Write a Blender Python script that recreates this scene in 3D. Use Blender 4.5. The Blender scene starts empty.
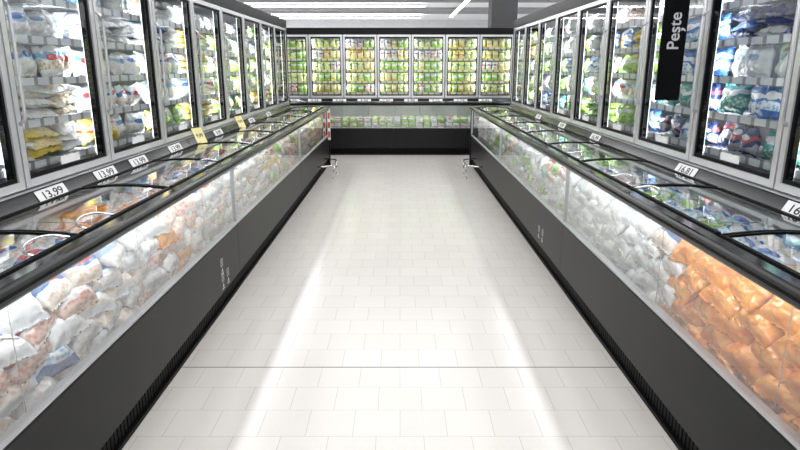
import bpy, math, random
from mathutils import Matrix, Vector, Euler, noise as mnoise
random.seed(11)
SC = bpy.context.scene
COL = SC.collection
SC.view_settings.view_transform = 'Standard'
SC.view_settings.look = 'None'
SC.view_settings.exposure = 0.25

# ---------------------------------------------------------------- materials
def new_mat(name):
    m = bpy.data.materials.new(name); m.use_nodes = True
    return m, m.node_tree, m.node_tree.nodes['Principled BSDF']

def plain(name, col, rough=0.5, metal=0.0, var=0.06, scale=6.0, bump=0.0, spec=0.5):
    m, nt, b = new_mat(name)
    n = nt.nodes.new('ShaderNodeTexNoise'); n.inputs['Scale'].default_value = scale
    n.inputs['Detail'].default_value = 4
    tc = nt.nodes.new('ShaderNodeTexCoord'); nt.links.new(tc.outputs['Object'], n.inputs['Vector'])
    r = nt.nodes.new('ShaderNodeValToRGB')
    c = Vector(col)
    r.color_ramp.elements[0].position = 0.3; r.color_ramp.elements[1].position = 0.7
    r.color_ramp.elements[0].color = (*(c*(1-var)), 1); r.color_ramp.elements[1].color = (*[min(1, v*(1+var)) for v in c], 1)
    nt.links.new(n.outputs['Fac'], r.inputs['Fac']); nt.links.new(r.outputs['Color'], b.inputs['Base Color'])
    b.inputs['Roughness'].default_value = rough; b.inputs['Metallic'].default_value = metal
    b.inputs['Specular IOR Level'].default_value = spec
    return m

def emissive(name, col, s):
    m, nt, b = new_mat(name)
    b.inputs['Base Color'].default_value = (*col, 1)
    b.inputs['Emission Color'].default_value = (*col, 1)
    b.inputs['Emission Strength'].default_value = s
    return m

def glass(name, tint=(1, 1, 1), k=1.0, add=0.0, frost=0.0):
    m = bpy.data.materials.new(name); m.use_nodes = True
    nt = m.node_tree; nt.nodes.clear()
    o = nt.nodes.new('ShaderNodeOutputMaterial'); mix = nt.nodes.new('ShaderNodeMixShader')
    t = nt.nodes.new('ShaderNodeBsdfTransparent'); t.inputs['Color'].default_value = (*tint, 1)
    g = nt.nodes.new('ShaderNodeBsdfGlossy'); g.inputs['Roughness'].default_value = 0.03
    g.inputs['Color'].default_value = (1, 1, 1, 1)
    f = nt.nodes.new('ShaderNodeFresnel'); f.inputs['IOR'].default_value = 1.45
    mu = nt.nodes.new('ShaderNodeMath'); mu.operation = 'MULTIPLY_ADD'
    mu.inputs[1].default_value = k; mu.inputs[2].default_value = add; mu.use_clamp = True
    nt.links.new(f.outputs[0], mu.inputs[0]); nt.links.new(mu.outputs[0], mix.inputs[0])
    src = t.outputs[0]
    if frost:
        df = nt.nodes.new('ShaderNodeBsdfTranslucent'); df.inputs['Color'].default_value = (0.95, 0.96, 0.97, 1)
        dd = nt.nodes.new('ShaderNodeBsdfDiffuse'); dd.inputs['Color'].default_value = (0.95, 0.96, 0.97, 1)
        ad = nt.nodes.new('ShaderNodeMixShader'); ad.inputs[0].default_value = 0.5
        nt.links.new(df.outputs[0], ad.inputs[1]); nt.links.new(dd.outputs[0], ad.inputs[2])
        m2 = nt.nodes.new('ShaderNodeMixShader')
        tc = nt.nodes.new('ShaderNodeTexCoord'); nz = nt.nodes.new('ShaderNodeTexNoise'); nz.inputs['Scale'].default_value = 2.5
        nz.inputs['Detail'].default_value = 3
        nt.links.new(tc.outputs['Object'], nz.inputs['Vector'])
        mm = nt.nodes.new('ShaderNodeMath'); mm.operation = 'MULTIPLY'; mm.inputs[1].default_value = frost*2
        nt.links.new(nz.outputs['Fac'], mm.inputs[0]); nt.links.new(mm.outputs[0], m2.inputs[0])
        nt.links.new(t.outputs[0], m2.inputs[1]); nt.links.new(ad.outputs[0], m2.inputs[2]); src = m2.outputs[0]
    nt.links.new(src, mix.inputs[1]); nt.links.new(g.outputs[0], mix.inputs[2])
    nt.links.new(mix.outputs[0], o.inputs['Surface'])
    return m

def bag_mat(name, base, acc, p1, p2, sc=9.0, band=(0.56, 0.72), pic=(0.14, 0.44), oval=(0.78, 0.79, 0.8), rough=0.25, crinkle=0.22):
    m, nt, b = new_mat(name)
    N = nt.nodes.new; L = nt.links.new
    tc = N('ShaderNodeTexCoord'); oi = N('ShaderNodeObjectInfo')
    off = N('ShaderNodeVectorMath'); off.operation = 'SCALE'; off.inputs[0].default_value = (7, 13, 5)
    L(oi.outputs['Random'], off.inputs['Scale'])
    ad = N('ShaderNodeVectorMath'); ad.operation = 'ADD'
    L(tc.outputs['Generated'], ad.inputs[0]); L(off.outputs[0], ad.inputs[1])
    no = N('ShaderNodeTexNoise'); no.inputs['Scale'].default_value = 1.6; no.inputs['Detail'].default_value = 1
    L(ad.outputs[0], no.inputs['Vector'])
    sp = N('ShaderNodeSeparateXYZ'); L(tc.outputs['Generated'], sp.inputs[0])
    m1 = N('ShaderNodeMath'); m1.operation = 'MULTIPLY_ADD'; m1.inputs[1].default_value = 0.5
    L(no.outputs['Fac'], m1.inputs[0]); L(sp.outputs['Y'], m1.inputs[2])
    m2 = N('ShaderNodeMath'); m2.operation = 'MULTIPLY_ADD'; m2.inputs[1].default_value = 0.3
    L(oi.outputs['Random'], m2.inputs[0]); L(m1.outputs[0], m2.inputs[2])
    m3 = N('ShaderNodeMath'); m3.operation = 'SUBTRACT'; m3.inputs[1].default_value = 0.4; L(m2.outputs[0], m3.inputs[0])
    def mask(a, c):
        r = N('ShaderNodeValToRGB'); cr = r.color_ramp; cr.interpolation = 'CONSTANT'
        cr.elements[0].position = 0; cr.elements[0].color = (0, 0, 0, 1)
        cr.elements[1].position = a; cr.elements[1].color = (1, 1, 1, 1)
        e = cr.elements.new(c); e.color = (0, 0, 0, 1)
        L(m3.outputs[0], r.inputs[0]); return r
    vo = N('ShaderNodeTexVoronoi'); vo.inputs['Scale'].default_value = sc; L(ad.outputs[0], vo.inputs['Vector'])
    pr = N('ShaderNodeMix'); pr.data_type = 'RGBA'
    pr.inputs[6].default_value = (*p1, 1); pr.inputs[7].default_value = (*p2, 1)
    rr = N('ShaderNodeValToRGB'); rr.color_ramp.elements[0].position = 0.25; rr.color_ramp.elements[1].position = 0.6
    L(vo.outputs['Distance'], rr.inputs[0]); L(rr.outputs[0], pr.inputs[0])
    a = N('ShaderNodeMix'); a.data_type = 'RGBA'; a.inputs[6].default_value = (*base, 1)
    L(mask(*pic).outputs[0], a.inputs[0]); L(pr.outputs[2], a.inputs[7])
    c = N('ShaderNodeMix'); c.data_type = 'RGBA'; L(a.outputs[2], c.inputs[6]); c.inputs[7].default_value = (*acc, 1)
    L(mask(*band).outputs[0], c.inputs[0])
    last = c.outputs[2]
    if oval:
        v = N('ShaderNodeVectorMath'); v.operation = 'SUBTRACT'; v.inputs[1].default_value = (0.5, 0.62, 0.5)
        L(tc.outputs['Generated'], v.inputs[0])
        v2 = N('ShaderNodeVectorMath'); v2.operation = 'MULTIPLY'; v2.inputs[1].default_value = (1, 2.4, 0); L(v.outputs[0], v2.inputs[0])
        ln = N('ShaderNodeVectorMath'); ln.operation = 'LENGTH'; L(v2.outputs[0], ln.inputs[0])
        lt = N('ShaderNodeMath'); lt.operation = 'LESS_THAN'; lt.inputs[1].default_value = 0.24; L(ln.outputs['Value'], lt.inputs[0])
        d = N('ShaderNodeMix'); d.data_type = 'RGBA'; L(lt.outputs[0], d.inputs[0]); L(last, d.inputs[6])
        d.inputs[7].default_value = (*oval, 1); last = d.outputs[2]
    hs = N('ShaderNodeHueSaturation'); L(last, hs.inputs['Color'])
    mr = N('ShaderNodeMapRange'); mr.inputs[3].default_value = 0.85; mr.inputs[4].default_value = 1.1
    w2 = N('ShaderNodeMath'); w2.operation = 'MULTIPLY'; w2.inputs[1].default_value = 17.3; L(oi.outputs['Random'], w2.inputs[0])
    w3 = N('ShaderNodeMath'); w3.operation = 'FRACT'; L(w2.outputs[0], w3.inputs[0]); L(w3.outputs[0], mr.inputs[0])
    L(mr.outputs[0], hs.inputs['Value'])
    L(hs.outputs[0], b.inputs['Base Color'])
    b.inputs['Roughness'].default_value = rough; b.inputs['Specular IOR Level'].default_value = 0.75
    n2 = N('ShaderNodeTexNoise'); n2.inputs['Scale'].default_value = 14; n2.inputs['Detail'].default_value = 2
    L(tc.outputs['Object'], n2.inputs['Vector'])
    mv = N('ShaderNodeVectorMath'); mv.operation = 'SCALE'; mv.inputs['Scale'].default_value = 0.09; L(n2.outputs['Color'], mv.inputs[0])
    av = N('ShaderNodeVectorMath'); av.operation = 'ADD'; L(tc.outputs['Object'], av.inputs[0]); L(mv.outputs[0], av.inputs[1])
    v3 = N('ShaderNodeTexVoronoi'); v3.feature = 'SMOOTH_F1'; v3.inputs['Scale'].default_value = 20; L(av.outputs[0], v3.inputs['Vector'])
    bp = N('ShaderNodeBump'); bp.inputs['Strength'].default_value = crinkle; bp.inputs['Distance'].default_value = 0.025
    L(v3.outputs['Distance'], bp.inputs['Height']); L(bp.outputs['Normal'], b.inputs['Normal'])
    return m

M_panel = plain('dark_panel', (0.012, 0.0122, 0.013), 0.34, 0.0, 0.1, spec=0.15)
M_black = plain('black_plastic', (0.003, 0.003, 0.0035), 0.5, spec=0.1)
M_rail = plain('bumper_black', (0.006, 0.0065, 0.007), 0.16, spec=0.22)
M_alu = plain('brushed_aluminium', (0.7, 0.71, 0.73), 0.25, 0.5, 0.03, 40)
M_trim = plain('pale_metal_trim', (0.5, 0.51, 0.53), 0.3, 0.5)
M_chrome = plain('chrome', (0.8, 0.81, 0.83), 0.12, 1.0, 0.02)
M_shade_liner = plain('shaded_liner', (0.11, 0.12, 0.14), 0.4, 0, 0.03)  # white liner coloured dark so gaps between bags look shaded
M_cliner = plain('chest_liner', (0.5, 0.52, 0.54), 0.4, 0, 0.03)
M_shelf = plain('white_wire_shelf', (0.6, 0.62, 0.65), 0.4)
M_glass = glass('door_glass', (0.97, 0.985, 0.98), 0.9, 0.01)
M_fglass = glass('front_glass', (0.96, 0.975, 0.98), 1.1, 0.07, 0.10)
M_lglass = glass('lid_glass', (0.94, 0.965, 0.965), 1.0, 0.02)
M_led = emissive('led_white', (0.93, 0.97, 1.0), 3)
M_lamp = emissive('lamp_diffuser', (0.97, 0.98, 1.0), 13)
M_card = plain('white_card', (0.8, 0.81, 0.82), 0.5, 0, 0.02)
M_ycard = plain('yellow_card', (0.78, 0.7, 0.34), 0.5, 0, 0.05)
M_ink = plain('black_ink', (0.02, 0.02, 0.025), 0.6)
M_joint = plain('floor_joint', (0.09, 0.09, 0.09), 0.6)
M_wink = plain('white_ink', (0.6, 0.61, 0.62), 0.6)
M_red = plain('red_card', (0.5, 0.08, 0.06), 0.5, 0, 0.4, 20)
M_wall = plain('grey_wall', (0.66, 0.67, 0.69), 0.8)
M_ceil = plain('ceiling_white', (0.85, 0.86, 0.88), 0.8)
M_beam = plain('beam_grey', (0.35, 0.36, 0.38), 0.7)
M_col = plain('dark_column_paint', (0.05, 0.05, 0.055), 0.6)

def strip_mat(name, cola, colb, w):
    m, nt, b = new_mat(name)
    tc = nt.nodes.new('ShaderNodeTexCoord'); br = nt.nodes.new('ShaderNodeTexBrick')
    br.offset = 0; br.inputs['Scale'].default_value = 1
    br.inputs['Brick Width'].default_value = w; br.inputs['Row Height'].default_value = 5
    br.inputs['Mortar Size'].default_value = w*0.12; br.inputs['Mortar Smooth'].default_value = 0
    br.inputs['Color1'].default_value = (*cola, 1); br.inputs['Color2'].default_value = (*colb, 1)
    br.inputs['Mortar'].default_value = (0.3, 0.31, 0.32, 1)
    nt.links.new(tc.outputs['Object'], br.inputs['Vector']); nt.links.new(br.outputs['Color'], b.inputs['Base Color'])
    b.inputs['Roughness'].default_value = 0.45
    return m
M_stripw = strip_mat('white_price_strip', (0.85, 0.87, 0.88), (0.68, 0.71, 0.76), 0.13)
M_stripy = strip_mat('yellow_price_strip', (0.88, 0.8, 0.4), (0.88, 0.88, 0.84), 0.11)

def floor_mat():
    m, nt, b = new_mat('floor_tiles'); N = nt.nodes.new; L = nt.links.new
    tc = N('ShaderNodeTexCoord'); mp = N('ShaderNodeMapping'); mp.inputs['Location'].default_value = (0.0, -0.01, 0)
    L(tc.outputs['Object'], mp.inputs[0])
    br = N('ShaderNodeTexBrick'); br.offset = 0.5; br.inputs['Scale'].default_value = 1
    br.inputs['Brick Width'].default_value = 0.2; br.inputs['Row Height'].default_value = 0.2
    br.inputs['Mortar Size'].default_value = 0.0016; br.inputs['Mortar Smooth'].default_value = 0.3
    br.inputs['Color1'].default_value = (0.585, 0.562, 0.535, 1); br.inputs['Color2'].default_value = (0.61, 0.587, 0.56, 1)
    br.inputs['Mortar'].default_value = (0.42, 0.40, 0.38, 1)
    L(mp.outputs[0], br.inputs['Vector'])
    n = N('ShaderNodeTexNoise'); n.inputs['Scale'].default_value = 60; n.inputs['Detail'].default_value = 5
    L(tc.outputs['Object'], n.inputs['Vector'])
    r = N('ShaderNodeValToRGB'); r.color_ramp.elements[0].color = (0.93, 0.93, 0.93, 1); r.color_ramp.elements[1].color = (1, 1, 1, 1)
    L(n.outputs['Fac'], r.inputs[0])
    mx = N('ShaderNodeMix'); mx.data_type = 'RGBA'; mx.blend_type = 'MULTIPLY'; mx.inputs[0].default_value = 1
    L(br.outputs['Color'], mx.inputs[6]); L(r.outputs[0], mx.inputs[7]); L(mx.outputs[2], b.inputs['Base Color'])
    b.inputs['Roughness'].default_value = 0.2; b.inputs['Specular IOR Level'].default_value = 0.65
    bp = N('ShaderNodeBump'); bp.invert = True; bp.inputs['Strength'].default_value = 0.15; bp.inputs['Distance'].default_value = 0.002
    L(br.outputs['Fac'], bp.inputs['Height']); L(bp.outputs['Normal'], b.inputs['Normal'])
    return m
M_floor = floor_mat()

# ---------------------------------------------------------------- mesh helpers
class MB:
    def __init__(s): s.v = []; s.f = []
    def box(s, x0, x1, y0, y1, z0, z1):
        n = len(s.v)
        s.v += [(x0, y0, z0), (x1, y0, z0), (x1, y1, z0), (x0, y1, z0), (x0, y0, z1), (x1, y0, z1), (x1, y1, z1), (x0, y1, z1)]
        s.f += [[n+i for i in q] for q in ((0, 3, 2, 1), (4, 5, 6, 7), (0, 1, 5, 4), (1, 2, 6, 5), (2, 3, 7, 6), (3, 0, 4, 7))]
        return s
    def prism(s, prof, x0, x1):
        n = len(s.v); k = len(prof)
        s.v += [(x0, y, z) for y, z in prof] + [(x1, y, z) for y, z in prof]
        s.f += [[n+i, n+(i+1) % k, n+k+(i+1) % k, n+k+i] for i in range(k)]
        s.f += [[n+i for i in range(k)][::-1], [n+k+i for i in range(k)]]
        return s
    def tube(s, path, r, seg=8):
        path = [Vector(p) for p in path]; n0 = len(s.v); up = Vector((0.13, 0.27, 0.95)).normalized()
        for i, p in enumerate(path):
            t = (path[min(i+1, len(path)-1)] - path[max(i-1, 0)]).normalized()
            a = t.cross(up)
            if a.length < 0.1: a = t.cross(Vector((1, 0, 0)))
            a.normalize(); b = t.cross(a)
            for j in range(seg):
                an = 2*math.pi*j/seg
                s.v.append(tuple(p + a*math.cos(an)*r + b*math.sin(an)*r))
        for i in range(len(path)-1):
            for j in range(seg):
                s.f.append([n0+i*seg+j, n0+i*seg+(j+1) % seg, n0+(i+1)*seg+(j+1) % seg, n0+(i+1)*seg+j])
        s.f.append([n0+j for j in range(seg)][::-1]); e = n0+(len(path)-1)*seg
        s.f.append([e+j for j in range(seg)])
        return s
    def quad(s, *p):
        n = len(s.v); s.v += list(p); s.f.append([n+i for i in range(len(p))]); return s
    def mesh(s, name, mat, smooth=False):
        m = bpy.data.meshes.new(name); m.from_pydata(s.v, [], s.f); m.materials.append(mat)
        if smooth:
            for p in m.polygons: p.use_smooth = True
        m.update(); return m

def empty(name, mw, label, cat, group=None):
    o = bpy.data.objects.new(name, None); o.empty_display_size = 0.1; o.matrix_world = mw
    COL.objects.link(o); o['label'] = label; o['category'] = cat
    if group: o['group'] = group
    return o
def part(name, mesh, parent, loc=(0, 0, 0), bevel=0, label=None):
    o = bpy.data.objects.new(name, mesh); COL.objects.link(o); o.parent = parent; o.location = loc
    if bevel:
        b = o.modifiers.new('bevel', 'BEVEL'); b.width = bevel; b.segments = 3; b.limit_method = 'ANGLE'
    if label: o['label'] = label
    return o
def top(name, mesh, mw, label, cat, group=None):
    o = bpy.data.objects.new(name, mesh); o.matrix_world = mw; COL.objects.link(o)
    o['label'] = label; o['category'] = cat
    if group: o['group'] = group
    return o
def struct(name, mesh, loc=(0, 0, 0)):
    o = bpy.data.objects.new(name, mesh); o.location = loc; COL.objects.link(o); o['kind'] = 'structure'
    return o
T = Matrix.Translation
def area(name, mw, sx, sy, en, col=(1, 1, 1)):
    ld = bpy.data.lights.new(name, 'AREA'); ld.shape = 'RECTANGLE'; ld.size = sx; ld.size_y = sy; ld.energy = en; ld.color = col
    lo = bpy.data.objects.new(name, ld); COL.objects.link(lo); lo.matrix_world = mw
    return lo

# ---------------------------------------------------------------- shell
struct('floor', MB().box(-9, 9, -6, 34, -0.1, 0).mesh('floor', M_floor))
struct('ceiling', MB().box(-9, 9, -6, 34, 3.95, 4.05).mesh('ceiling', M_ceil))
struct('wall_back', MB().box(-9, 9, 34, 34.2, 0, 4.05).mesh('wall_back', M_wall))
struct('trim_1', MB().box(-1.14, 1.14, 2.808, 2.814, -0.01, 0.0008).mesh('joint', M_joint))
for i, y in enumerate((22.3, 23.6, 27.0, 28.6)):
    struct('trim_%d' % (i+2), MB().box(-9, 9, y, y+0.12, 3.82, 3.95).mesh('beam', M_beam))

# ---------------------------------------------------------------- chest freezer
_cache = {}
def cached(key, fn):
    if key not in _cache: _cache[key] = fn()
    return _cache[key]

def chest_meshes(L):
    d = {}
    d['panel'] = MB().prism([(0.0, 0.13), (0.0, 0.455), (0.012, 0.47), (0.04, 0.47), (0.04, 0.115), (0.012, 0.115)], 0.0015, L-0.0015).mesh('front_panel', M_panel)
    k = MB().box(0.0, L, 0.04, 0.09, 0.0, 0.14)
    n = int(L/0.03)
    for i in range(n):
        x = (i+0.5)*L/n
        k.box(x-0.011, x+0.011, 0.033, 0.041, 0.02, 0.100)
    k.box(0, L, 0.018, 0.042, 0.0, 0.02)
    d['kick'] = k.mesh('kick_plate', M_black)
    d['body'] = MB().box(0.004, L-0.004, 0.091, 0.555, 0.01, 0.36).box(0.004, L-0.004, 0.041, 0.091, 0.141, 0.36).mesh('body', M_black)
    d['liner'] = (MB().box(0.005, L-0.005, 0.05, 0.54, 0.361, 0.39).box(0.005, L-0.005, 0.54, 0.554, 0.361, 0.865)
                  .box(0.005, L-0.005, 0.041, 0.05, 0.361, 0.465)).mesh('inner_liner', M_cliner)
    t = MB().box(0.003, L-0.003, -0.004, 0.03, 0.4705, 0.480)
    t.box(0.0, 0.007, -0.002, 0.022, 0.4885, 0.855).box(L-0.007, L, -0.002, 0.022, 0.4885, 0.855)
    d['trim'] = t.mesh('glass_trim', M_trim)
    d['glass'] = MB().quad((0.007, 0.008, 0.480), (L-0.007, 0.008, 0.480), (L-0.007, 0.008, 0.856), (0.007, 0.008, 0.856)).mesh('front_glass', M_fglass)
    pr = []
    for i in range(9):
        a = math.pi/2 + math.pi*i/8
        pr.append((-0.012+0.026*math.cos(a), 0.885+0.028*math.sin(a)))
    pr += [(0.05, 0.857), (0.055, 0.862), (0.055, 0.895), (0.045, 0.905)]
    d['rail'] = MB().prism(pr, 0, L).mesh('bumper_rail', M_rail)
    d['channel'] = MB().box(0, L, 0.0555, 0.063, 0.872, 0.892).mesh('lid_track', M_trim)
    w = L/3
    fr = MB(); NS = 6
    ys = [0.07+(0.535-0.07)*i/NS for i in range(NS+1)]
    zs = [0.899+0.018*math.sin(math.pi*i/NS) for i in range(NS+1)]
    def sweep(mb, xa, xb, h=0.010):
        mb.prism([(y, z) for y, z in zip(ys, zs)] + [(y, z-h) for y, z in zip(ys[::-1], zs[::-1])], xa, xb)
    sweep(fr, 0.004, 0.018); sweep(fr, w-0.018, w-0.004)
    fr.box(0.018, w-0.018, 0.067, 0.085, 0.89, 0.905).box(0.018, w-0.018, 0.52, 0.537, 0.888, 0.902)
    d['lid'] = fr.mesh('lid_frame', M_black)
    g = MB()
    for i in range(NS): g.quad((0.018, ys[i], zs[i]-0.004), (w-0.018, ys[i], zs[i]-0.004), (w-0.018, ys[i+1], zs[i+1]-0.004), (0.018, ys[i+1], zs[i+1]-0.004))
    d['lidglass'] = g.mesh('lid_glass', M_lglass, True)
    path = []
    for i in range(15):
        a = math.pi*i/14
        path.append((0.06+0.11*(1-math.cos(a)), 0.076+0.07*math.sin(a)**0.7 if i not in (0, 14) else 0.076, 0.908+0.022*math.sin(a)))
    d['handle'] = MB().tube(path, 0.0055, 8).mesh('handle', M_chrome, True)
    dv = MB()
    for i in range(8): dv.tube([(0, 0.07+i*0.065, 0.392), (0, 0.07+i*0.065, 0.83)], 0.002, 5)
    for z in (0.42, 0.56, 0.7, 0.83): dv.tube([(0, 0.05, z), (0, 0.535, z)], 0.003, 5)
    d['divider'] = dv.mesh('wire_divider', M_chrome)
    d['end'] = MB().box(0, 0.03, -0.015, 0.555, 0.0, 0.86).mesh('end_panel', M_panel)
    return d

def chest(M, x0, L, group, end=None, en=2.3):
    d = cached(('chest', round(L, 3)), lambda: chest_meshes(L))
    e = empty('chest_freezer', M @ T((x0, 0, 0)), 'black chest freezer with clear front glass and sliding glass lids', 'freezer', group)
    part('front_panel', d['panel'], e); part('kick_plate', d['kick'], e, label='black slotted ventilation kick plate')
    part('body', d['body'], e); part('inner_liner', d['liner'], e, label='pale inner liner')
    part('glass_trim', d['trim'], e, label='pale metal glass trim'); part('front_glass', d['glass'], e, label='clear front glass pane')
    part('bumper_rail', d['rail'], e); part('lid_track', d['channel'], e)
    for i in range(3):
        part('wire_divider', d['divider'], e, ((i+0.5)*L/3, 0, 0))
        l = part('lid', d['lid'], e, (i*L/3, 0, 0), label='sliding glass lid with black frame')
        part('lid_glass', d['lidglass'], l)
        part('handle', d['handle'], l, ((L/3-0.34) if i % 2 == 0 else 0.0, 0, 0), label='curved chrome handle')
    if end == 'lo': part('end_panel', d['end'], e, (-0.03, 0, 0))
    if end == 'hi': part('end_panel', d['end'], e, (L, 0, 0))
    area('chest_fill_light', M @ T((x0+L/2, 0.022, 0.852)) @ Euler((math.radians(25), 0, 0)).to_matrix().to_4x4(), L*0.96, 0.02, en, (0.95, 0.98, 1))  # added strip of fill under the rail to brighten the dark chest
    return e

# ---------------------------------------------------------------- upright freezer
Y0 = 0.60
SHZ = (1.05, 1.25, 1.448, 1.645, 1.84)
def upright_meshes(w, n, strip):
    d = {}; L = w*n
    d['body'] = (MB().box(0.002, L-0.002, Y0+0.02, 1.15, 0.0, 0.94).box(0.002, L-0.002, 1.10, 1.15, 0.9405, 2.17)
                 .box(0.002, L-0.002, Y0+0.05, 1.0995, 2.085, 2.17)).mesh('body', M_black)
    d['header'] = MB().prism([(Y0-0.01, 2.06), (Y0-0.02, 2.165), (Y0-0.012, 2.172), (Y0+0.049, 2.172), (Y0+0.049, 2.06)], 0, L).mesh('header_panel', M_panel)
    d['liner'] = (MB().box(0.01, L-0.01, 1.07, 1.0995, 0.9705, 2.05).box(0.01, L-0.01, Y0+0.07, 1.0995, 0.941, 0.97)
                  .box(0.01, L-0.01, Y0+0.07, 1.0995, 2.0505, 2.084)).mesh('inner_liner', M_shade_liner)
    s = MB()
    for i in range(12): s.tube([(0.005, 0.69+i*0.034, 0), (L-0.005, 0.69+i*0.034, 0)], 0.003, 4)
    for i in range(int(L/0.12)+1): s.tube([(0.02+i*0.12, 0.685, -0.004), (0.02+i*0.12, 1.068, -0.004)], 0.003, 4)
    d['shelf'] = s.mesh('shelf', M_shelf)
    d['strip'] = MB().box(0.01, L-0.01, 0.674, 0.68, -0.022, 0.014).mesh('price_strip', strip)
    m = MB()
    for i in range(n+1):
        a = i*w; m.box(max(0, a-0.022), min(L, a+0.022), Y0+0.03, Y0+0.065, 0.941, 2.084)
    d['mullion'] = m.mesh('mullion', M_black)
    q = MB()
    for i in range(n+1):
        a = i*w; q.box(max(0, a-0.012), min(L, a+0.012), Y0+0.0655, Y0+0.072, 1.0, 2.03)
    d['led'] = q.mesh('led_strip', M_led)
    d['price_rail'] = (MB().prism([(0.56, 0.868), (0.557, 0.875), (0.592, 0.94), (Y0+0.019, 0.948), (Y0+0.019, 0.868)], 0, L)).mesh('price_rail', M_rail)
    d['sill'] = MB().box(0, L, 0.58, 0.6195, 0.9485, 0.954).mesh('door_sill', M_trim)
    z0, z1 = 0.962, 2.055; a, b = 0.006, w-0.006; st = 0.036; gk = 0.018
    def ring(mb, a, b, z0, z1, t, ya, yb):
        mb.box(a, a+t, ya, yb, z0, z1).box(b-t, b, ya, yb, z0, z1).box(a+t, b-t, ya, yb, z0, z0+t).box(a+t, b-t, ya, yb, z1-t, z1)
    f = MB(); ring(f, a, b, z0, z1, st, Y0-0.005, Y0+0.028); d['door'] = f.mesh('door', M_alu)
    g = MB(); ring(g, a+st, b-st, z0+st, z1-st, gk, Y0+0.004, Y0+0.02); d['gasket'] = g.mesh('door_gasket', M_black)
    c = a+st+gk; e = b-st-gk
    d['glass'] = MB().quad((c, Y0+0.01, z0+st+gk), (e, Y0+0.01, z0+st+gk), (e, Y0+0.01, z1-st-gk), (c, Y0+0.01, z1-st-gk)).mesh('door_glass', M_glass)
    d['label'] = MB().box(w*0.5-0.09, w*0.5+0.09, Y0+0.005, Y0+0.009, z0+st+gk+0.006, z0+st+gk+0.046).mesh('door_label', M_card)
    hx = a+0.018
    d['handle'] = MB().tube([(hx, Y0-0.004, 1.25), (hx, Y0-0.03, 1.27), (hx, Y0-0.036, 1.3), (hx, Y0-0.036, 1.75), (hx, Y0-0.03, 1.78), (hx, Y0-0.004, 1.8)], 0.008, 8).mesh('handle', M_alu, True)
    d['end'] = MB().box(0, 0.03, Y0-0.01, 1.15, 0, 2.17).mesh('end_panel', M_panel)
    return d

def upright(M, x0, w, n, strip, group, ends='', lamp_ok=None, pw=7):
    d = cached(('up', round(w, 3), n, strip.name), lambda: upright_meshes(w, n, strip))
    e = empty('upright_freezer', M @ T((x0, 0, 0)), 'tall glass-door freezer cabinet with silver door frames and lit shelves', 'freezer', group)
    for k, nm in (('body', 'body'), ('header', 'header_panel'), ('liner', 'inner_liner'), ('mullion', 'mullion'), ('led', 'led_strip'), ('price_rail', 'price_rail'), ('sill', 'door_sill')):
        part(nm, d[k], e)
    for z in SHZ:
        s = part('shelf', d['shelf'], e, (0, 0, z-0.012), label='white wire shelf')
        part('price_strip', d['strip'], s)
    for i in range(n):
        dr = part('door', d['door'], e, (i*w, 0, 0), label='silver framed glass door')
        part('door_gasket', d['gasket'], dr); part('door_glass', d['glass'], dr); part('handle', d['handle'], dr)
        if w > 0.7: part('door_label', d['label'], dr, label='small white label on the glass')
    if 'l' in ends: part('end_panel', d['end'], e, (-0.03, 0, 0))
    if 'h' in ends: part('end_panel', d['end'], e, (n*w, 0, 0))
    for i in range(n):
        p = M @ T((x0+i*w, 0, 0)) @ Vector((0, 0, 0))
        if lamp_ok and not lamp_ok(p): continue
        area('cabinet_light', M @ T((x0+i*w+(0.0 if i else 0.02), Y0+0.075, 1.52)) @ Euler((math.radians(90), 0, 0)).to_matrix().to_4x4(), 0.05, 1.0, pw, (0.93, 0.97, 1.0))
    return e

R = lambda a: Matrix.Rotation(math.radians(a), 4, 'Z')
YA, YB = -1.5, 9.4
ML = T((-1.11, YA, 0)) @ R(90)
MR = T((1.11, YB, 0)) @ R(-90)
MK = T((-2.85, 10.54, 0))
LM = (YB-YA)/4; W = (YB-YA)/13
for i in range(4):
    chest(ML, i*LM, LM, 'chest freezers along the aisle', 'hi' if i == 3 else None)
    chest(MR, i*LM, LM, 'chest freezers along the aisle', 'lo' if i == 0 else None)
xs = 0
near = lambda p: p.y > 1.5
for k, n in enumerate((4, 3, 3, 3)):
    upright(ML, xs*W, W, n, M_stripw, 'glass-door freezers along the aisle', 'h' if k == 3 else '', near, 4.8)
    xs += n
xs = 0
for k, n in enumerate((3, 3, 3, 4)):
    upright(MR, xs*W, W, n, M_stripw, 'glass-door freezers along the aisle', 'l' if k == 0 else '', near, 4.3)
    xs += n
WB = 0.61
for k in range(3): upright(MK, k*3*WB, WB, 3, M_stripy, 'glass-door freezers across the end', 'l' if k == 0 else ('h' if k == 2 else ''), None, 6)
for k in range(2): chest(MK, k*4.5*WB, 4.5*WB, 'chest freezers across the end', 'lo' if k == 0 else 'hi', 0.9)

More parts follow.
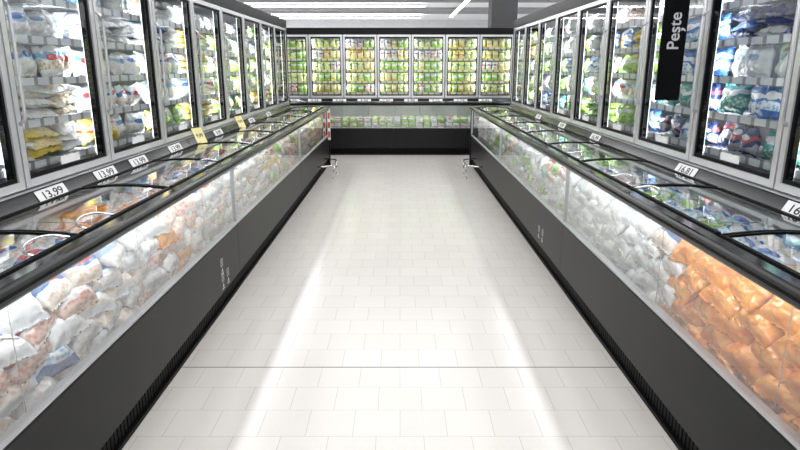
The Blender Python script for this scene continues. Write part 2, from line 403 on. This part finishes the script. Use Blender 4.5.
# ---------------------------------------------------------------- bags
def fold(p, k=1.0):
    return (1-abs(mnoise.noise(p))*2.2)*k
def bag_verts(seed, w, h, t, nx=26, ny=22, lump=0.25, crease=1.0):
    rnd = random.Random(seed); off = Vector((rnd.uniform(0, 50), rnd.uniform(0, 50), 0))
    sk = rnd.uniform(-0.08, 0.08); fl = rnd.uniform(-0.25, 0.25)
    V = []; F = []; idx = {}
    for s in (1, -1):
        for i in range(nx+1):
            for j in range(ny+1):
                u = 2*i/nx-1; v = 2*j/ny-1
                edge = i in (0, nx) or j in (0, ny)
                if edge and s == -1: idx[(s, i, j)] = idx[(1, i, j)]; continue
                fu = max(0, 1-abs(u)**2.6)**0.6; fv = max(0, 1-(abs(v)/0.86)**2.6)**0.6 if abs(v) < 0.86 else 0
                f = fu*fv
                q = Vector((u, v, s*1.5))
                nz = mnoise.noise(q*1.4+off)*lump*0.9 + mnoise.noise(q*3.2+off)*lump*0.45
                z = s*t/2*f*(1+nz)*(1+fl*v) + t*0.12*mnoise.noise(Vector((u*1.1, v*1.1, 9))+off)
                z += s*f*0.009*crease*fold(Vector((u*4.0, v*0.9, s))+off)*(0.3+abs(v)) + s*f*0.005*crease*fold(q*3.2+off)
                z += 0.012*mnoise.noise(Vector((u*6, v*2.0, 7))+off)*(1-f)
                x = w/2*u*(1-0.08*(1-abs(v))**2) + sk*w*0.5*v + 0.006*mnoise.noise(Vector((u*3, v*3, 1))+off)
                y = h/2*v*(1-0.07*(1-abs(u))**2) + 0.008*mnoise.noise(Vector((u*3, v*3, 4))+off)
                idx[(s, i, j)] = len(V); V.append((x, y, z))
    for s in (1, -1):
        for i in range(nx):
            for j in range(ny):
                q = [idx[(s, i, j)], idx[(s, i+1, j)], idx[(s, i+1, j+1)], idx[(s, i, j+1)]]
                F.append(q if s == 1 else q[::-1])
    return V, F
SHAPES = [bag_verts(k, 0.18, 0.21, 0.078, lump=0.3) for k in range(7)]
NEAT = [bag_verts(50+k, 0.18, 0.21, 0.06, 10, 8, lump=0.1, crease=0.2) for k in range(2)]
def mk(mat, shapes):
    out = []
    for V, F in shapes:
        m = bpy.data.meshes.new('bag'); m.from_pydata(V, [], F); m.materials.append(mat)
        for p in m.polygons: p.use_smooth = True
        out.append(m)
    return out
BL = (0.06, 0.18, 0.5); RD = (0.65, 0.05, 0.05)
KINDS = {
 'poultry': ('frozen_chicken_bag', 'white plastic bag of frozen chicken with blue band', bag_mat('bag_poultry', (0.8, 0.83, 0.86), (0.06, 0.2, 0.52), (0.76, 0.54, 0.4), (0.84, 0.77, 0.68), oval=RD)),
 'white': ('frozen_food_bag', 'mostly white plastic bag with blue logo', bag_mat('bag_white', (0.84, 0.86, 0.88), (0.42, 0.58, 0.75), (0.74, 0.68, 0.59), (0.84, 0.83, 0.81), oval=BL)),
 'clear': ('frozen_fillet_pack', 'translucent whitish pack of frozen fillets', bag_mat('bag_clear', (0.8, 0.83, 0.84), (0.86, 0.88, 0.88), (0.74, 0.75, 0.72), (0.84, 0.86, 0.86), 5, oval=(0.35, 0.48, 0.66), rough=0.15, crinkle=0.35)),
 'ice': ('frozen_dough_bag', 'plain whitish plastic bag of frozen dough', bag_mat('bag_dough', (0.84, 0.85, 0.84), (0.8, 0.84, 0.84), (0.79, 0.79, 0.74), (0.86, 0.85, 0.82), 4, oval=None, rough=0.18, crinkle=0.35)),
 'dumpling': ('frozen_dumpling_bag', 'white bag with pale blue and brown print', bag_mat('bag_dumpling', (0.84, 0.84, 0.83), (0.22, 0.45, 0.72), (0.5, 0.36, 0.22), (0.8, 0.72, 0.56), oval=RD)),
 'redwhite': ('frozen_meat_bag', 'white and red plastic bag of frozen meat', bag_mat('bag_red', (0.82, 0.8, 0.78), (0.62, 0.05, 0.05), (0.64, 0.26, 0.18), (0.8, 0.58, 0.48))),
 'orange': ('frozen_carrot_bag', 'glossy translucent orange bag of frozen food', bag_mat('bag_orange', (0.95, 0.34, 0.02), (0.95, 0.43, 0.07), (0.9, 0.25, 0.01), (0.95, 0.45, 0.08), 2.5, oval=None, rough=0.10, crinkle=0.6)),
 'peach': ('frozen_prawn_bag', 'clear bag of pinkish orange frozen prawns', bag_mat('bag_peach', (0.84, 0.76, 0.7), (0.8, 0.32, 0.14), (0.82, 0.44, 0.26), (0.86, 0.74, 0.66), 6)),
 'green': ('frozen_vegetable_bag', 'green and white bag of frozen vegetables', bag_mat('bag_green', (0.36, 0.64, 0.12), (0.8, 0.84, 0.7), (0.1, 0.34, 0.03), (0.44, 0.66, 0.14), 8)),
 'lime': ('frozen_pea_bag', 'yellow-green bag of frozen peas', bag_mat('bag_lime', (0.82, 0.84, 0.35), (0.08, 0.4, 0.06), (0.36, 0.62, 0.08), (0.84, 0.8, 0.4), 8)),
 'carrot': ('frozen_soup_mix_bag', 'yellow and orange bag of frozen vegetable mix', bag_mat('bag_mix', (0.9, 0.78, 0.36), (0.6, 0.76, 0.25), (0.9, 0.32, 0.04), (0.6, 0.68, 0.2), 8)),
 'yellow': ('frozen_potato_bag', 'yellow bag of frozen potato fries', bag_mat('bag_yellow', (0.88, 0.7, 0.14), (0.62, 0.12, 0.05), (0.82, 0.58, 0.18), (0.88, 0.78, 0.42))),
 'blue': ('frozen_fish_bag', 'blue bag of frozen fish fillets', bag_mat('bag_blue', (0.07, 0.2, 0.54), (0.76, 0.8, 0.84), (0.2, 0.4, 0.66), (0.76, 0.82, 0.84))),
 'navy': ('frozen_seafood_bag', 'dark blue bag of frozen seafood', bag_mat('bag_navy', (0.03, 0.05, 0.19), (0.5, 0.1, 0.12), (0.6, 0.4, 0.35), (0.3, 0.4, 0.55), oval=(0.65, 0.7, 0.75))),
 'teal': ('frozen_seafood_mix_bag', 'teal and white bag of frozen seafood mix', bag_mat('bag_teal', (0.05, 0.34, 0.34), (0.8, 0.82, 0.82), (0.55, 0.66, 0.62), (0.08, 0.4, 0.3))),
}
MESH = {k: mk(v[2], SHAPES) for k, v in KINDS.items()}
MESHN = {k: mk(v[2], NEAT) for k, v in KINDS.items()}
def bag(M, loc, rot, kind, group, sc=(1, 1, 1), neat=False):
    nm, lab, _ = KINDS[kind]
    o = bpy.data.objects.new(nm, random.choice((MESHN if neat else MESH)[kind]))
    o.matrix_world = M @ T(loc) @ Euler(rot).to_matrix().to_4x4() @ Matrix.Diagonal((*sc, 1))
    COL.objects.link(o); o['label'] = lab; o['category'] = 'food bag'; o['group'] = group
rd = random.uniform
def pick(d):
    ks = list(d); return random.choices(ks, [d[k] for k in ks])[0]

def fill_upright(M, x0, w, per, pal, group, neat=False, stack=0.3):
    for si, z in enumerate(SHZ):
        main = pick(pal[si]); second = pick(pal[si])
        if not neat and random.random() < stack:
            for k in range(3):
                kk = pick(pal[si]); st = (w-0.05)/3
                for l in range(3):
                    bag(M, (x0+0.025+(k+0.5)*st+rd(-0.012, 0.012), 0.79+rd(-0.01, 0.01), z+0.028+l*0.052), (rd(0.05, 0.4), rd(-0.12, 0.12), rd(-0.15, 0.15)), kk if random.random() < 0.7 else pick(pal[si]), group, (st/0.18*rd(0.95, 1.05), 0.85, rd(0.62, 0.8)))
            continue
        pr = per if neat else per+random.choice((-1, 0, 0, 1))
        st = (w-0.05)/pr
        hs = rd(0.68, 0.84)
        for k in range(pr):
            kind = main if k < pr/2 else second
            if random.random() < (0.1 if neat else 0.3): kind = pick(pal[si])
            sx = st/0.18*(0.9 if neat else rd(0.96, 1.06)); sy = rd(0.70, 0.74) if neat else hs*rd(0.92, 1.04)
            hh = 0.21*sy; j = 0.25 if neat else 1
            bag(M, (x0+0.025+(k+0.5)*st, 0.745+rd(-0.01, 0.05)*j, z+hh/2-0.004), (math.radians(90+rd(-20, 4)*j), rd(-0.12, 0.12)*j, rd(-0.25, 0.25)*j), kind, group, (sx, sy, rd(0.7, 1.1)*(0.8 if neat else 1)), neat)

palL = [{'yellow': 3, 'white': 1.5, 'green': 0.8}, {'white': 3, 'poultry': 2, 'dumpling': 2}, {'dumpling': 2, 'white': 3, 'poultry': 1, 'yellow': 0.8, 'green': 0.5}, {'clear': 2, 'blue': 0.9, 'poultry': 1.5, 'white': 2, 'yellow': 0.6}, {'redwhite': 0.7, 'clear': 3, 'white': 2, 'blue': 0.7}]
palL2 = [{'yellow': 2, 'green': 1, 'lime': 2}, {'green': 2, 'lime': 2, 'dumpling': 2}, {'lime': 2, 'dumpling': 3, 'green': 1}, {'clear': 3, 'green': 1, 'blue': 1}, {'redwhite': 1, 'clear': 3, 'lime': 1}]
palR = [{'navy': 3, 'blue': 3, 'teal': 0.8}, {'blue': 3, 'navy': 2, 'teal': 1, 'white': 1}, {'navy': 2, 'blue': 2.5, 'teal': 0.8, 'clear': 1}, {'blue': 3, 'clear': 2, 'teal': 1, 'navy': 2}, {'teal': 1, 'clear': 2, 'blue': 2, 'navy': 1.5}]
palR2 = [{'teal': 1, 'green': 3, 'blue': 1}, {'green': 2, 'teal': 1, 'dumpling': 2}, {'dumpling': 2, 'green': 2, 'blue': 1}, {'yellow': 0.7, 'clear': 2, 'green': 1, 'blue': 0.5}, {'clear': 3, 'redwhite': 1, 'green': 1}]
palK = [{'green': 2, 'lime': 1.5, 'carrot': 2, 'redwhite': 0.6}, {'lime': 2, 'green': 2, 'carrot': 2, 'redwhite': 0.5}, {'green': 2.5, 'lime': 1.5, 'carrot': 1.5, 'dumpling': 0.7}, {'lime': 1.5, 'carrot': 2, 'yellow': 1, 'dumpling': 1, 'green': 1}, {'dumpling': 1.4, 'lime': 1.5, 'carrot': 1, 'green': 1.5}]
for i in range(13):
    yc = YA+(i+0.5)*W
    if yc > 1.9:
        fill_upright(ML, i*W, W, 4, palL if yc < 6 else palL2, 'bags on the glass-door shelves', stack=0.35 if yc < 6 else 0)
    yc = YB-(i+0.5)*W
    if yc > 1.9:
        fill_upright(MR, i*W, W, 5, palR if yc < 4.6 else palR2, 'bags on the glass-door shelves', stack=0.2 if yc < 6 else 0)
for i in range(1, 9):
    fill_upright(MK, i*WB, WB, 5, palK, 'vegetable bags across the end', True)

def zoneL(y, t, l=0):
    if y < 2.6: return {'poultry': 4, 'white': 2.5, 'blue': 0.6, 'redwhite': 1.2, 'clear': 1.5}
    if y < 3.3: return {'peach': 2, 'orange': 1.2, 'redwhite': 3, 'clear': 2}
    if y < 5: return {'ice': 2, 'white': 2, 'poultry': 2, 'peach': 0.6, 'redwhite': 1.6}
    return {'redwhite': 1.6, 'yellow': 0.9, 'green': 0.9, 'dumpling': 2, 'peach': 1, 'ice': 1}
def zoneR(y, t, l=0):
    if y < 2.5: return {'orange': 1} if not t else {'orange': 1, 'white': 3, 'blue': 1.5, 'poultry': 2}
    if y < 4.2: return {'clear': 4, 'poultry': 0.3, 'ice': 5} if not t else {'white': 3, 'green': 1.5, 'blue': 1.5, 'redwhite': 0.5}
    return {'clear': 2, 'ice': 4, 'green': 1.2, 'teal': 0.2, 'redwhite': 0.7}
def fill_chest(M, xa, xb, yfun, zone, group, step=0.215, layers=5, topz=0.74):
    n = int((xb-xa)/step)
    for i in range(n):
        x0 = xa+(i+0.5)*(xb-xa)/n
        for l in range(layers):
            z = 0.45+l*(topz-0.45)/(layers-1)
            x = x0 + (0.5*step if l % 2 else 0)
            bag(M, (x+rd(-0.015, 0.015), 0.125+0.006*l+rd(-0.006, 0.006), z), (rd(0.7, 0.95), rd(-0.12, 0.12), rd(-0.25, 0.25)), pick(zone(yfun(x), False, l)), group, (rd(1.2, 1.34), rd(0.70, 0.82), rd(0.85, 1.1)))
        for r, yy in enumerate((0.31, 0.44)):
            bag(M, (x0+rd(-0.03, 0.03), yy+rd(-0.01, 0.01), topz+0.03+rd(-0.01, 0.02)), (rd(0.1, 0.35), rd(-0.2, 0.2), rd(-0.4, 0.4)), pick(zone(yfun(x0), True)), group, (rd(1.15, 1.3), rd(0.8, 0.9), rd(0.8, 1.0)))
            if yy < 0.4: bag(M, (x0+0.11+rd(-0.03, 0.03), 0.38, topz-0.03), (rd(0.1, 0.35), rd(-0.2, 0.2), rd(-0.4, 0.4)), pick(zone(yfun(x0), True)), group, (rd(1.15, 1.3), 1.2, rd(0.8, 1.0)))
fill_chest(ML, 1.25-YA, YB-YA-0.13, lambda x: YA+x, zoneL, 'bags in the chest freezers')
fill_chest(MR, 0.05, YB-1.25, lambda x: YB-x, zoneR, 'bags in the chest freezers')
for i in range(30):
    x = 0.85+i*0.13
    for l in range(3):
        bag(MK, (x+rd(-0.01, 0.01), 0.10+0.02*l, 0.46+l*0.07), (0.9+rd(-0.1, 0.1), 0, rd(-0.15, 0.15)), pick({'clear': 1, 'dumpling': 1, 'green': 1.6, 'lime': 0.5}), 'bags in the end chest freezers', (0.72, 0.55, 0.9), True)
    for yy in (0.25, 0.38, 0.49): bag(MK, (x, yy, 0.62), (0.1, 0, rd(-0.2, 0.2)), pick({'dumpling': 1, 'green': 1.2, 'lime': 0.7}), 'bags in the end chest freezers', (0.72, 0.62, 0.9), True)

# ---------------------------------------------------------------- text and tickets
def text_mesh(s, size, mat, align='CENTER'):
    def f():
        c = bpy.data.curves.new('txt', 'FONT'); c.body = s; c.size = size; c.align_x = align; c.align_y = 'CENTER' if align == 'CENTER' else 'TOP_BASELINE'; c.extrude = 0.0004
        c.offset = size*0.012
        o = bpy.data.objects.new('txt', c); COL.objects.link(o)
        bpy.context.view_layer.update()
        m = bpy.data.meshes.new_from_object(o.evaluated_get(bpy.context.evaluated_depsgraph_get()))
        bpy.data.objects.remove(o); m.materials.clear(); m.materials.append(mat); return m
    return cached(('t', s, size, mat.name, align), f)
card_m = MB().box(-0.122, 0.122, -0.030, 0.036, -0.0015, 0).mesh('card', M_card)
def ticket(M, x, price, mat=None):
    th = math.atan2(0.065, 0.037)
    mw = M @ T((x, 0.570, 0.908)) @ Euler((th, 0, 0)).to_matrix().to_4x4()
    e = empty('price_ticket', mw, 'white price ticket reading %s on the dark rail' % price, 'price tag', 'price tickets on the rails')
    part('card', card_m, e)
    t = part('price_text', text_mesh(price, 0.054, M_ink), e, (0.0, 0.003, 0.0006), label='black price %s' % price)
    t.scale = (1.5, 1, 1)
for y, p in ((1.9, '13,99'), (2.85, '13,99'), (3.4, '13,99'), (3.85, '13,99'), (4.5, '13,99'), (5.6, '9,99'), (6.9, '9,99'), (7.8, '9,99')): ticket(ML, y-YA, p)
for y, p in ((2.44, '16,99'), (3.5, '16,81'), (5.2, '16,99'), (6.3, '9,99'), (7.4, '9,99')): ticket(MR, YB-y, p)
for x in (0.9, 1.3, 1.75, 2.2, 2.6, 3.05, 3.5, 3.95, 4.4): ticket(MK, x, '9,99')
yc = MB().box(-0.06, 0.06, -0.07, 0.07, -0.002, 0).mesh('card', M_ycard)
for y, s in ((4.95, 1.0), (6.25, 0.9)):
    mw = ML @ T((y-YA, 0.535, 0.955)) @ Euler((math.radians(64), 0, math.radians(-22))).to_matrix().to_4x4() @ Matrix.Scale(s, 4)
    e = empty('promotion_card', mw, 'pale yellow promotional price card clipped to the rail', 'price sign', 'yellow promotion cards')
    part('card', yc, e); part('price_text', text_mesh('9,99', 0.045, M_ink), e, (0, 0.0, 0.0006))

# hanging category sign
sx0, sx1 = 1.505, 1.65
e = empty('category_sign', T((0, 3.62, 0)), 'tall black sign with white vertical lettering on the freezer', 'sign')
part('sign_board', MB().box(sx0, sx1-0.004, -0.008, 0.008, 1.31, 2.15).mesh('sign_board', M_black), e, bevel=0.002)
SZ = 0.095
tm = text_mesh('Peste', SZ, M_wink, 'LEFT')
wmax = lambda m: max(v.co.x for v in m.vertices)
a_, b_ = wmax(text_mesh('Pe', SZ, M_wink, 'LEFT')), wmax(text_mesh('Pes', SZ, M_wink, 'LEFT'))
hmin = min(v.co.y for v in tm.vertices)
rot = (math.radians(90), math.radians(-90), 0)
bx = (sx0+sx1)/2+0.030; bz = 1.595
t = part('lettering', tm, e, (bx+hmin, -0.009, bz), label='white lettering reading Peşte'); t.rotation_euler = rot
cx = (a_+b_)/2+0.003
cm = MB(); cm.v = [(cx-0.008, hmin-0.005, 0.0004), (cx+0.009, hmin-0.005, 0.0004), (cx+0.008, hmin-0.019, 0.0004), (cx-0.003, hmin-0.030, 0.0004), (cx-0.011, hmin-0.028, 0.0004), (cx-0.001, hmin-0.016, 0.0004)]
cm.f = [[0, 5, 4, 3, 2, 1]]
t = part('cedilla_mark', cm.mesh('cedilla', M_wink), e, (bx+hmin, -0.009, bz)); t.rotation_euler = rot
part('bracket', MB().box(sx0+0.02, sx1+0.05, -0.012, 0.012, 2.15, 2.17).mesh('bracket', M_trim), e)

# stickers on front panels
def sticker(M, x, z):
    b = MB()
    b.box(-0.022, 0.022, -0.0012, 0, 0.03, 0.034).box(-0.022, 0.022, -0.0012, 0, 0.074, 0.078)
    b.box(-0.022, -0.018, -0.0012, 0, 0.034, 0.074).box(0.018, 0.022, -0.0012, 0, 0.034, 0.074)
    b.box(-0.004, 0.004, -0.0012, 0, 0.042, 0.066)
    b.prism([(-0.0012, -0.02), (0, -0.02), (0, -0.012), (-0.0012, -0.012)], -0.024, 0.024)
    b.quad((-0.02, -0.0012, -0.005), (0.02, -0.0012, -0.005), (0.0, -0.0012, 0.022))
    top('warning_sticker', b.mesh('sticker', M_wink), M @ T((x, -0.0005, z)), 'small white warning pictogram sticker on dark panel', 'sticker', 'warning stickers on the panels')
sticker(ML, 3.55-YA, 0.17); sticker(ML, 3.66-YA, 0.17); sticker(ML, 3.55-YA, 0.27)
sticker(MR, YB-4.5, 0.2); sticker(MR, YB-4.62, 0.2)

# chrome floor guards at the end
def guard(s):
    pts = [(-1.12, 8.75, 0.20), (-1.0, 8.72, 0.2), (-0.93, 8.66, 0.2), (-0.91, 8.55, 0.2), (-0.91, 8.2, 0.2), (-0.93, 8.1, 0.2), (-1.0, 8.04, 0.2), (-1.12, 8.0, 0.2)]
    e = empty('guard_rail', T((s*0, 0, 0)), 'chrome tube bumper guard beside the freezer base', 'guard rail', 'chrome guards')
    f = lambda p: (p[0]*(-s), p[1], p[2])
    part('tube', MB().tube([f(p) for p in pts], 0.009).mesh('tube', M_chrome, True), e)
    for y in (8.2, 8.55):
        part('leg', MB().tube([f((-0.91, y, 0.2)), f((-0.91, y, 0.012))], 0.008).tube([f((-0.91, y, 0.012)), f((-0.91, y, 0.0))], 0.02, 12).mesh('leg', M_chrome, True), e)
guard(-1); guard(1)
e = empty('leaflet_strip', T((-1.09, 9.22, 0)), 'narrow red and white leaflet strip on the freezer corner', 'leaflet holder')
part('strip_board', MB().box(-0.012, 0.028, 0, 0.006, 0.42, 0.90).mesh('board', M_card), e)
for i in range(3): part('leaflet', MB().box(-0.008, 0.024, -0.004, -0.0005, 0.46+i*0.14, 0.55+i*0.14).mesh('leaflet', M_red), e)

# ---------------------------------------------------------------- column + lamps
top('support_column', MB().box(-0.27, 0.27, -0.27, 0.27, 0, 3.95).mesh('column', M_col), T((2.2, 13.6, 0)), 'dark square support column behind the freezers', 'column')
def lamp(x, y, L, along='Y', hw=0.06, down=0, up=0):
    mw = T((x, y, 3.78)) @ (R(90) if along == 'Y' else R(0))
    e = empty('linear_light', mw, 'long white linear ceiling light', 'ceiling light', 'linear ceiling lights')
    part('housing', MB().box(-L/2, L/2, -hw-0.01, hw+0.01, 0.012, 0.05).mesh('housing', M_trim), e)
    part('diffuser', MB().box(-L/2+0.02, L/2-0.02, -hw, hw, 0, 0.0115).mesh('diffuser', M_lamp), e)
    for s in (-1, 1): part('hanger', MB().tube([(s*L*0.4, 0, 0.05), (s*L*0.4, 0, 0.17)], 0.004, 6).mesh('hanger', M_trim), e)
    if down: area('lamp_fill_light', mw @ T((0, 0, -0.01)), L, 0.12, down)
    if up: area('lamp_fill_light', mw @ T((0, 0, 0.06)) @ Matrix.Rotation(math.pi, 4, 'X'), L, 0.12, up)  # added uplight above the lamp, brightens the far ceiling
for y in (0, 4, 8, 12, 16): lamp(-2.44, y, 3.9, 'Y', 0.13)
for y in (0, 4, 8, 12, 16): lamp(2.44, y, 3.9, 'Y', 0.13)
for y in (20, 24, 28): lamp(2.40, y, 3.9, 'Y', 0.07)
for y in (24.8, 30.5): lamp(-4.0, y, 10, 'X', 0.08, 180, 260)

area('aisle_fill_light', T((0, 4.5, 3.7)), 2.6, 15, 205, (1, 0.985, 0.965))  # added broad soft fill over the aisle, no fixture behind it

w = bpy.data.worlds.new('world'); SC.world = w; w.use_nodes = True
w.node_tree.nodes['Background'].inputs[0].default_value = (0.97, 0.98, 1, 1)
w.node_tree.nodes['Background'].inputs[1].default_value = 1.0

# ---------------------------------------------------------------- camera
cd = bpy.data.cameras.new('camera'); cd.lens = 27.0; cd.sensor_width = 36; cd.clip_start = 0.02; cd.clip_end = 200
co = bpy.data.objects.new('camera', cd); COL.objects.link(co); SC.camera = co
co.location = (0, 0, 1.5); co.rotation_euler = (math.radians(90-14.75), 0, 0)
